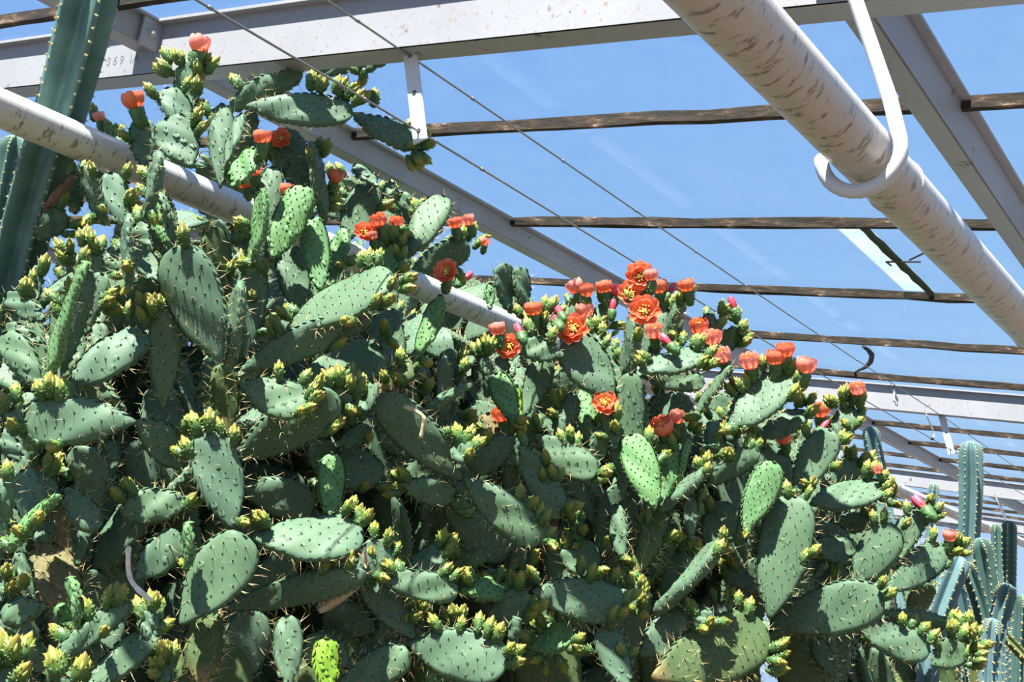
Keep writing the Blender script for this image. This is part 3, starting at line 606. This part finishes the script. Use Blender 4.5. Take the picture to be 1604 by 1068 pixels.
def flower_mesh(kind, seed):
    r = np.random.default_rng(seed); b = MB()
    lathe(b, [(0, .006), (.008, .010), (.020, .0125), (.030, .0135), (.035, .011)], 9, 1, .06, seed, .5)
    for k in range(16):
        z = r.uniform(.006, .034); g = r.uniform(0, 6.28); rad = .0115
        b.cone(np.array([math.cos(g)*rad*.9, math.sin(g)*rad*.9, z]), nrm([math.cos(g), math.sin(g), .8])*.006, .0024, 4, 1)
    op = {'o': (62, 40), 'c': (30, 18), 'p': (27, 15), 'k': (4, 1)}[kind]; ln = {'o': .034, 'c': .034, 'p': .034, 'k': .036}[kind]
    for wh in range(2):
        cnt = 8 if kind != 'k' else 6
        for j in range(cnt):
            g = 2*math.pi*(j+.5*wh)/cnt+r.uniform(-.1, .1); a0 = math.radians(op[wh]+r.uniform(-5, 5))
            w0 = {'o': .015, 'c': .0105, 'p': .0105, 'k': .006}[kind]
            er = np.array([math.cos(g), math.sin(g), 0]); et = np.array([-math.sin(g), math.cos(g), 0]); ez = np.array([0, 0, 1.])
            p = er*(.008-.002*wh)+ez*.033; vv = []
            L_ = ln*(1-.10*wh)*r.uniform(.92, 1.05)
            for i in range(6):
                s = i/5; ang = math.radians(op[wh]*2.3-op[wh]*2.9*s+3*(wh == 0)) if kind != 'o' else a0*(1.25-.5*s)
                if kind == 'k': ang = a0+math.radians(14-30*s)
                d = er*math.sin(ang)+ez*math.cos(ang)
                if i: p = p+d*L_/5
                nn = er*math.cos(ang)-ez*math.sin(ang)
                ww = w0*(.40+1.0*s-.50*s**3)*(1, 1, 1, 1, .88, .42)[i]
                for k in (-1, -.4, .4, 1): vv.append(p+et*ww*k-nn*abs(k)**2*ww*.45)
            b.add(vv, [(i*4+k, i*4+k+1, i*4+5+k, i*4+4+k) for i in range(5) for k in range(3)], 0)
    if kind != 'k':
        for k in range(34):
            g = r.uniform(0, 6.28); q = r.uniform(0, .0085); d = nrm([math.cos(g)*q*40, math.sin(g)*q*40, 1.])
            h = .016+.004*r.random(); tip = np.array([math.cos(g)*q, math.sin(g)*q, .034])+d*h
            b.cone(np.array([math.cos(g)*q*.4, math.sin(g)*q*.4, .034]), d*h, .0007, 3, 2)
            b.cone(tip, d*.0035, .0021, 4, 2)
        b.cone(np.array([0, 0, .035]), np.array([0, 0, .024]), .002, 5, 2)
    else:
        b.cone(np.array([0, 0, .034]), np.array([0, 0, .034]), .006, 6, 0)
    mm = {'o': M_petal, 'c': M_petal, 'p': M_pink, 'k': M_crimson}[kind]
    o = b.build('flower', [mm, M_ovary, M_stamen], None, True); me = o.data; bpy.data.objects.remove(o); return me
fl_me = {k: [flower_mesh(k, 50+i) for i in range(3)] for k in 'ocpk'}
RU = np.array([u for p in traced for (u, v, d, q) in p.rim]); RV = np.array([v for p in traced for (u, v, d, q) in p.rim])
RDp = np.array([d for p in traced for (u, v, d, q) in p.rim]); RQ = [q for p in traced for (u, v, d, q) in p.rim]; RI = [i for i, p in enumerate(traced) for _ in p.rim]
def attach(px, py):
    dd = np.hypot(RU-px, RV-py*1.0-6)+25*(RDp-3)*0+12*np.clip(RDp-np.array(D0(px, py)), -.3, 1.5)
    k = int(np.argmin(dd)); return k, math.hypot(RU[k]-px, RV[k]-py)
def rotz(axis, ang_seed):
    r = random.Random(ang_seed); z = nrm(axis); h = nrm(np.cross(z, [r.uniform(-1, 1), r.uniform(-1, 1), .3])); y = np.cross(z, h); return h, y, z
UP = np.array([0, 0, 1.])
def put(me, name, pad, base, axis, s, seed):
    h, y, z = rotz(axis, seed); m = Matrix.Identity(4)
    for i in range(3): m[i][0] = h[i]*s; m[i][1] = y[i]*s; m[i][2] = z[i]*s; m[i][3] = base[i]
    o = link(name, me, pad.o); o.matrix_basis = pad.M.inverted() @ m; return o
def face_hit(px, py):
    best = None; r = ray(px, py)
    for p in traced:
        if abs(px-p.cx) > 120 or abs(py-p.cy) > 120 or p.cls[0] == 'e': continue
        n = np.array(p.M.col[2][:3]); o = np.array(p.M.col[3][:3]); dn = r@n
        if abs(dn) < .1: continue
        t = ((o-CAM)@n)/dn; P = CAM+r*t; l = p.M.inverted() @ Vector(P); s = l.y/p.L
        if .05 < s < .97:
            c = 1-2*s; hw = hwf(math.acos(c), p.W)
            if abs(l.x) < hw*.95 and (best is None or t < best[0]): best = (t, p, P, n if n@(CAM-P) > 0 else -n)
    return best
bl = list(map(float, BUDS.split())); bl = list(zip(bl[::2], bl[1::2]))
_rb = random.Random(3); bl += [(x+_rb.choice((-1, 1))*_rb.uniform(8, 15), y+_rb.uniform(-9, 6)) for (x, y) in bl if _rb.random() < .38]
for i, (px, py) in enumerate(bl):
    r = random.Random(i*7); k, dist = attach(px, py); p = traced[RI[k]]
    s = r.uniform(.82, 1.1)*(1.25 if (py > 990 and px < 140) else 1.0); ln = .058*s
    hit = face_hit(px, py)
    if hit and dist > 20:
        t, p, P, n = hit; ax = nrm(UP*.8+n*.75+np.array([r.uniform(-.3, .3) for _ in range(3)])); base = P+n*p.T*.3-ax*ln*.3
        put(bud_me[i % 6], 'bud', p, base, ax, s*.85, i); continue
    q = RQ[k]; c = at(px, py, RDp[k]-r.uniform(-.015, .04)); out = nrm(c-np.array(p.M @ Vector((0, p.L*.55, 0))))
    ax = nrm(nrm(c-q)*min(1, dist/18)*.6+out*.5+UP*.35+np.array([r.uniform(-.15, .15) for _ in range(3)]))
    base = c-ax*ln*.5
    if np.linalg.norm(base-q) > .02: base = base*.55+q*.45
    put(bud_me[i % 6], 'bud', p, base, ax, s, i)
for i, q in enumerate(FLOW.split('|')):
    x, y, kd, sz = q.split(); px, py, sz = float(x), float(y), float(sz)
    k, dist = attach(px, py+14); p = traced[RI[k]]; qv = RQ[k]; c = at(px, py, RDp[k]-.03); r = random.Random(i)
    tc = nrm(CAM-c)
    if kd == 'o': ax = nrm(UP*.35+tc*.95+np.array([r.uniform(-.3, .3) for _ in range(3)]))
    elif kd == 'k': ax = nrm(UP*.8+np.array([r.uniform(-.8, .8), r.uniform(-.6, .6), 0]))
    else: ax = nrm(nrm(c-qv)*.5+UP*.8+tc*.25+np.array([r.uniform(-.3, .3) for _ in range(3)]))
    sz *= (1.22+.12*(px > 800))*(.76 if kd == 'o' else 1.0); hd = {'o': .048, 'k': .05}.get(kd, .05)
    base = c-ax*hd*sz
    o = put(fl_me[kd][i % 3], 'flower', p, base, ax, sz, i)
    o['label'] = {'o': 'open orange-red flower with yellow stamens', 'c': 'cup-shaped orange-red flower', 'p': 'pinkish orange cup-shaped flower', 'k': 'closed crimson flower'}[kd]
# ---------------------------------------------------------------- shaded prickly pears grown behind the front ones
fill_geo = []
for k in range(8):
    r = np.random.default_rng(300+k)
    V, Fc, sp = pad_geo(.30, .30*r.uniform(.42, .56), .024, 300+k, r.uniform(-.1, .1), r.uniform(-.3, .3), .004, .032, .026, 2)
    b = MB(); b.v = V+list(sp.v); b.f = list(Fc)+[tuple(i+len(V) for i in f) for f in sp.f]; b.m = [0]*len(Fc)+[i+1 for i in sp.m]
    o = b.build('pad', [M_pad, M_areole, M_spine], None, True); fill_geo.append(o.data); bpy.data.objects.remove(o)
SILX = [-200, 0, 55, 100, 140, 180, 250, 340, 420, 520, 640, 760, 850, 950, 1080, 1200, 1300, 1400, 1480, 1540, 1600]
SILY = [450, 460, 480, 470, 420, 250, 190, 190, 240, 260, 320, 390, 440, 490, 560, 630, 715, 820, 900, 1010, 1100]
def sil(x): return float(np.interp(x, SILX, SILY))
class Node: pass
def grow(xc, dep, cap, seed, ztr=1.55):
    r = random.Random(seed); p0 = at(xc, 1120, dep); p0[2] = 0
    root = tag(empty('prickly_pear', tuple(p0)), 'prickly pear in the shade, crowded behind the sunlit front plants', 'cactus', 'shaded prickly pears')
    z = 0; pos = p0.copy()
    while pos[2] < ztr:
        s = r.uniform(.85, 1.05); c = link('pad', r.choice(old_geo)); ax = nrm([r.uniform(-.14, .14), r.uniform(-.14, .14), 1])
        set_world(c, root, frame(pos-np.array([0, 0, .015]), ax, (r.uniform(-1, 1), r.uniform(-1, 1), 0), s)); pos = pos+ax*.42*s
    q = [(pos, nrm([r.uniform(-.5, .5), r.uniform(-.5, .5), 1]), 0) for _ in range(3)]; n = 0
    while q and n < cap:
        pos, ax, lev = q.pop(0)
        for _try in range(14):
            a2 = nrm(ax+np.array([r.uniform(-.55, .55), r.uniform(-.55, .55), r.uniform(-.25, .45)])); s = r.uniform(.75, 1.15)
            tip = pos+a2*.30*s; u, v, d = proj(tip)
            ok = v > sil(u)+8 and d > D0(u, v)+.22 and (tip-CAM)@RN < 1.19 and -150 < u < 1640 and d < dep+1.0
            for q_ in (tip, pos+a2*.15*s):
                u, v, d = proj(q_)
                if -60 < u < 890 and abs(v-(165+.436*u)) < 52 and d < 3.12*2050/(2050-u): ok = False
            if ok and abs(tip[1]-2.376) < .09 and abs(tip[2]-1.757-CAMZ) < .09: ok = False
            if ok: break
        if not ok: continue
        nh = nrm([r.uniform(-1, .4), r.uniform(-1, .4), r.uniform(-.2, .8)])
        c = link('pad', r.choice(fill_geo)); set_world(c, root, frame(pos-a2*.01, a2, nh, s, r.uniform(.85, 1.15))); n += 1
        mm = frame(pos-a2*.01, a2, nh, s)
        xdir = np.array(mm.col[0][:3]); xdir = nrm(xdir)
        ks = r.choice((1, 2, 2, 3)) if lev < 7 else 0
        for k in range(ks):
            th = r.uniform(2.2, 3.1); cc = math.cos(th); sd = r.choice((-1, 1)); hw = hwf(th, .138)*s
            bp = pos+a2*.15*s*(1-cc)+xdir*sd*hw
            q.append((bp, nrm(a2*.8+xdir*sd*r.uniform(.1, .9)+UP*.3), lev+1))
        if ks == 0 or r.random() < .3:
            for k in range(r.choice((1, 2, 3))):
                th = r.uniform(2.3, 3.14); cc = math.cos(th); sd = r.choice((-1, 1)); hw = hwf(th, .138)*s
                bp = pos+a2*.15*s*(1-cc)+xdir*sd*hw; h, y, z_ = rotz(a2*.6+xdir*sd*.4+UP*.4, n*9+k); sc = r.uniform(.8, 1.1); m = Matrix.Identity(4)
                for i in range(3): m[i][0] = h[i]*sc; m[i][1] = y[i]*sc; m[i][2] = z_[i]*sc; m[i][3] = bp[i]
                ob = link('bud', bud_me[(n+k) % 6], c); ob.matrix_basis = frame(pos-a2*.01, a2, nh, s, 1.0).inverted() @ m
    return n
tot = 0
for i, (x, dd, cap) in enumerate([(-20, .5, 40), (20, .28, 40), (-70, .3, 30), (55, .35, 45), (90, .45, 45), (200, .5, 55), (300, .6, 60), (400, .5, 55), (500, .5, 55), (600, .5, 55), (700, .5, 55), (800, .5, 55), (900, .5, 50), (1000, .5, 45), (1110, .5, 40), (1210, .55, 35), (1310, .5, 30), (1400, .5, 22),
                                  (60, 1.2, 40), (350, 1.5, 60), (520, 1.7, 60), (660, 1.7, 60), (780, 1.6, 60), (900, 1.5, 50), (1050, 1.4, 40), (1250, 1.3, 30), (1190, .35, 16), (1440, 1.0, 26), (1530, 1.3, 26)]):
    tot += grow(x, D0(x, 1068)+dd, cap, 40+i)
for i, (x, dp, zt_) in enumerate([(520, 4.7, 2.7), (600, 4.85, 2.9), (660, 5.0, 3.1), (715, 5.15, 3.1), (770, 5.3, 3.0), (825, 5.5, 3.0), (880, 5.7, 3.0), (940, 5.9, 2.9), (640, 5.2, 2.8)]): tot += grow(x, dp, 38, 90+i, zt_)
print('filler pads', tot)
# ---------------------------------------------------------------- columnar cacti
def columnar(pts, wid, dep, ribs, mtl, label, spin=0., top=True, name='columnar_cactus', base_to_floor=True, grp='columnar cacti'):
    """ribbed stem along traced points (first = growing tip)"""
    P = [at(x, y, dep if not isinstance(dep, (list, tuple)) else dep[i]) for i, (x, y) in enumerate(pts)]
    if base_to_floor:
        lst = P[-1].copy(); P.append(np.array([lst[0]+.05, lst[1]+.05, max(0, lst[2]*.45)])); P.append(np.array([lst[0]+.08, lst[1]+.08, 0]))
    W = [wid*(dep if not isinstance(dep, (list, tuple)) else dep[0])/F/2]*len(P)
    # resample
    seg = [0]; 
    for i in range(1, len(P)): seg.append(seg[-1]+np.linalg.norm(P[i]-P[i-1]))
    tl = seg[-1]
    for _ in range(1):
        Pd = np.stack([np.interp(np.linspace(0, tl, 60), seg, [p[k] for p in P]) for k in range(3)], 1)
        for _q in range(25): Pd[1:-1] = (Pd[:-2]+2*Pd[1:-1]+Pd[2:])/4
        P = list(Pd); seg = list(np.linspace(0, tl, 60))
    Rt = W[0]*1.3; ss = np.concatenate([Rt*(1-np.cos(np.linspace(0, math.pi/2, 8)[:-1])), np.linspace(Rt, tl, max(18, int(tl/.035)))]) if top else np.linspace(0, tl, max(24, int(tl/.035))); n = len(ss)
    Q = np.stack([np.interp(ss, seg, [p[k] for p in P]) for k in range(3)], 1)
    for _ in range(0 if top else 6): Q[1:-1] = (Q[:-2]+2*Q[1:-1]+Q[2:])/4
    R = W[0]; na = ribs*12; b = MB(); sp = MB(); vv = []
    a = None; r = random.Random(int(pts[0][0]*7+pts[0][1]))
    for i in range(n):
        t = nrm(Q[min(i+1, n-1)]-Q[max(i-1, 0)])
        a = nrm(np.cross(t, [.3, .9, .2])) if a is None else nrm(a-t*(a@t)); bb = np.cross(t, a)
        f = 1.0
        if top: f = min(1, math.sqrt(max(.0, 1-(1-min(1, ss[i]/(R*1.3)))**2))+.05)
        f *= 1+.03*math.sin(ss[i]*9+pts[0][0])
        for j in range(na):
            g = 2*math.pi*j/na+spin; rb = .5+.5*math.cos(ribs*2*math.pi*j/na)
            rr = R*f*(.42+.58*rb**1.7)*(1+.025*rb*math.sin(ss[i]*190)); vv.append(Q[i]+rr*(a*math.cos(g)+bb*math.sin(g)))
            if j % 12 == 0 and i > 0:
                step = 1 if tl/n > .018 else 2
                if i % step == 0 and ss[i] > R*.25:
                    d = a*math.cos(g)+bb*math.sin(g); p = Q[i]+rr*d
                    sp.cone(p-d*.001, d*.005, .0045, 5, 0)
                    for _ in range(5): sp.cone(p, nrm(d+np.array([r.uniform(-.8, .8) for _ in range(3)]))*r.uniform(.006, .014), .0009, 3, 1)
    ff = [(i*na+j, i*na+(j+1) % na, (i+1)*na+(j+1) % na, (i+1)*na+j) for i in range(n-1) for j in range(na)]+[tuple(range(na))[::-1], tuple(range((n-1)*na, n*na))]
    b.add(vv, ff)
    root = tag(empty(name, tuple(P[-1])), label, 'cactus', grp); inv = Matrix.Translation(-root.location)
    o = b.build('stem', mtl, root, True); o.matrix_parent_inverse = inv
    s = sp.build('areoles', [M_glochid, M_spine], root); s.matrix_parent_inverse = inv; s['kind'] = 'stuff'
    return root
columnar([(150, -60), (141, 0), (128, 70), (104, 150), (74, 230), (46, 310), (24, 400), (4, 480), (-18, 580), (-30, 700)], 88, [3.22, 3.22, 3.22, 3.25, 3.3, 3.35, 3.4, 3.4, 3.4, 3.4], 5, M_dkcol, 'thick ribbed columnar cactus leaning across the top left corner', .2, False)
columnar([(26, 212), (14, 260), (0, 330), (-20, 420)], 44, 3.7, 5, M_dkcol, 'short pale columnar cactus stem at the left edge below the pipe', .9)
RC = [([(1520, 690), (1523, 760), (1519, 840), (1508, 930)], 35, 6.0, 6, M_blue, 'tall pale blue columnar cactus standing before the far rafters'),
      ([(1362, 668), (1372, 720), (1380, 780)], 28, 6.6, 5, M_blue, 'blue columnar cactus tip peeping out behind the topmost right pads'),
      ([(1464, 756), (1460, 800), (1450, 860)], 17, 6.6, 5, M_blue, 'thin blue columnar stem left of the tallest one'),
      ([(1505, 870), (1486, 920), (1462, 972), (1440, 1060)], 40, 4.7, 5, M_blue, 'pale columnar cactus leaning left under the rightmost flower'),
      ([(1512, 880), (1527, 918), (1545, 950), (1550, 1060)], 26, 4.9, 5, M_dkcol, 'dark columnar cactus leaning right below the tall blue one'),
      ([(1533, 842), (1545, 872), (1551, 905), (1548, 960), (1545, 1060)], 32, 5.1, 5, M_dkcol, 'green columnar cactus under the pipe, left of the hook'),
      ([(1561, 820), (1562, 850), (1560, 900)], 17, 7.2, 5, M_dkcol, 'small dark columnar stem left of the distant hook'),
      ([(1580, 815), (1580, 880), (1578, 960), (1570, 1060)], 26, 7.6, 6, M_dkcol, 'dark columnar cactus behind the distant pipe hook'),
      ([(1580, 914), (1570, 950), (1558, 990), (1545, 1070)], 34, 4.4, 6, M_blue, 'blue columnar cactus with a rounded head at the right edge'),
      ([(1556, 968), (1549, 1005), (1540, 1070)], 29, 4.1, 6, M_blue, 'short club-shaped columnar cactus at the lower right corner'),
      ([(1500, 905), (1515, 960), (1520, 1040)], 30, 5.4, 5, M_blue, 'grey-green columnar stem between the leaning pair'),
      ([(1316, 980), (1345, 1030), (1380, 1090)], 58, 4.7, 6, M_blue, 'broad pale ribbed stem at the bottom under the lowest right pad'),
      ([(1390, 985), (1400, 1030), (1420, 1090)], 40, 4.9, 6, M_blue, 'second pale ribbed stem at the bottom right'),
      ([(1206, 1010), (1228, 1045), (1262, 1095)], 26, 4.6, 4, M_blue, 'bluish ribbed stem at the bottom beside the olive trunk pad'),
      ([(1232, 1012), (1262, 1048), (1300, 1095)], 20, 4.8, 4, M_olive, 'yellowish ribbed stem right of the bluish one at the bottom'),
      ([(1562, 985), (1590, 1012), (1640, 1060)], 18, 4.9, 4, M_olive, 'olive ribbed stem slanting across the lower right corner'),
      ([(1600, 930), (1598, 980), (1590, 1080)], 26, 5.2, 5, M_dkcol, 'green ribbed stem cut by the right edge'),
      ([(1098, 868), (1096, 920), (1094, 1000)], 18, 4.6, 5, M_dkcol, 'thin dark columnar stem seen between pads right of centre'),
      ([(1118, 890), (1116, 930), (1112, 1000)], 16, 4.7, 5, M_olive, 'thin olive columnar stem beside the thin dark one'),
      ([(630, 500), (627, 560), (625, 660)], 14, 4.6, 5, M_blue, 'thin pale columnar stem in the gap under the pipe')]
_r = random.Random(5)
for k in range(20):
    x = 1395+k*11+_r.uniform(-8, 8); y = 905+_r.uniform(0, 80); 
    RC.append(([(x, y), (x+_r.uniform(-14, 14), y+60), (x+_r.uniform(-20, 20), y+170)], _r.uniform(22, 36), _r.uniform(4.9, 7.0), _r.choice((5, 6)), _r.choice((M_blue, M_dkcol, M_olive)), 'columnar cactus crowded in the thicket behind the lower right pads'))
for k, (pt, wd, dp, rb, mt, lb_) in enumerate(RC): columnar(pt, wd, dp, rb, mt, lb_, k*.7)
# ---------------------------------------------------------------- dry bits
def strand(name, pts, dep, rad, mtl, label, cat):
    b = MB(); P = [at(x, y, dep) for x, y in pts]; Q = []
    for i in range(len(P)-1):
        for k in range(4): Q.append(P[i]+(P[i+1]-P[i])*k/4)
    Q.append(P[-1]); Q = np.array(Q)
    for _ in range(3): Q[1:-1] = (Q[:-2]+2*Q[1:-1]+Q[2:])/4
    b.tube(list(Q), [rad*random.uniform(.8, 1.15) for _ in Q], 7)
    tag(b.build(name, mtl, None, True), label, cat)
strand('dry_twig', [(201, 857), (200, 885), (203, 906), (214, 922), (237, 941)], D0(215, 900)-.22, .0055, M_twig, 'bleached white curved twig at lower left among dark pads', 'twig')
strand('dry_catkin', [(632, 636), (650, 643), (665, 653), (663, 668), (659, 686)], D0(650, 660)-.16, .006, M_husk, 'dry straw-coloured strand hanging over a dark pad at centre', 'twig')
def husk(pts, wd, dep, label):
    b = MB(); n = len(pts); vv = []
    for i, (x, y) in enumerate(pts):
        tx, ty = (pts[min(i+1, n-1)][0]-pts[max(i-1, 0)][0], pts[min(i+1, n-1)][1]-pts[max(i-1, 0)][1]); l = math.hypot(tx, ty); nx, ny = -ty/l, tx/l
        for k in range(5):
            s = (k-2)/2*wd[i]*random.uniform(.85, 1.15); q = at(x+nx*s, y+ny*s, dep-.02*(1-abs(k-2)/2)+random.uniform(-.006, .006)); vv.append(q)
    m = len(vv); vd = nrm(np.array(vv[0])-CAM)*.006
    ff = [(i*5+k, i*5+k+1, i*5+6+k, i*5+5+k) for i in range(n-1) for k in range(4)]
    ff2 = [tuple(j+m for j in f[::-1]) for f in ff]
    rim = [k for k in range(5)]+[i*5+4 for i in range(1, n)]+[(n-1)*5+k for k in (3, 2, 1, 0)]+[i*5 for i in range(n-2, 0, -1)]
    ff3 = [(rim[i], rim[(i+1) % len(rim)], rim[(i+1) % len(rim)]+m, rim[i]+m) for i in range(len(rim))]
    b.add(vv+[np.array(q)+vd for q in vv], ff+ff2+ff3); tag(b.build('dry_husk', M_husk, None, True), label, 'husk')
husk([(498, 956), (512, 945), (527, 936), (543, 926), (562, 914)], [6, 13, 13, 9, 6], D0(530, 930)-.02, 'curled dry brown husk below the pale wide pad at lower centre')
husk([(571, 855), (570, 868), (572, 880), (574, 890)], [2, 5, 6, 2], D0(570, 870)-.28, 'small bleached dry petal stuck at the tip of a pale pad')
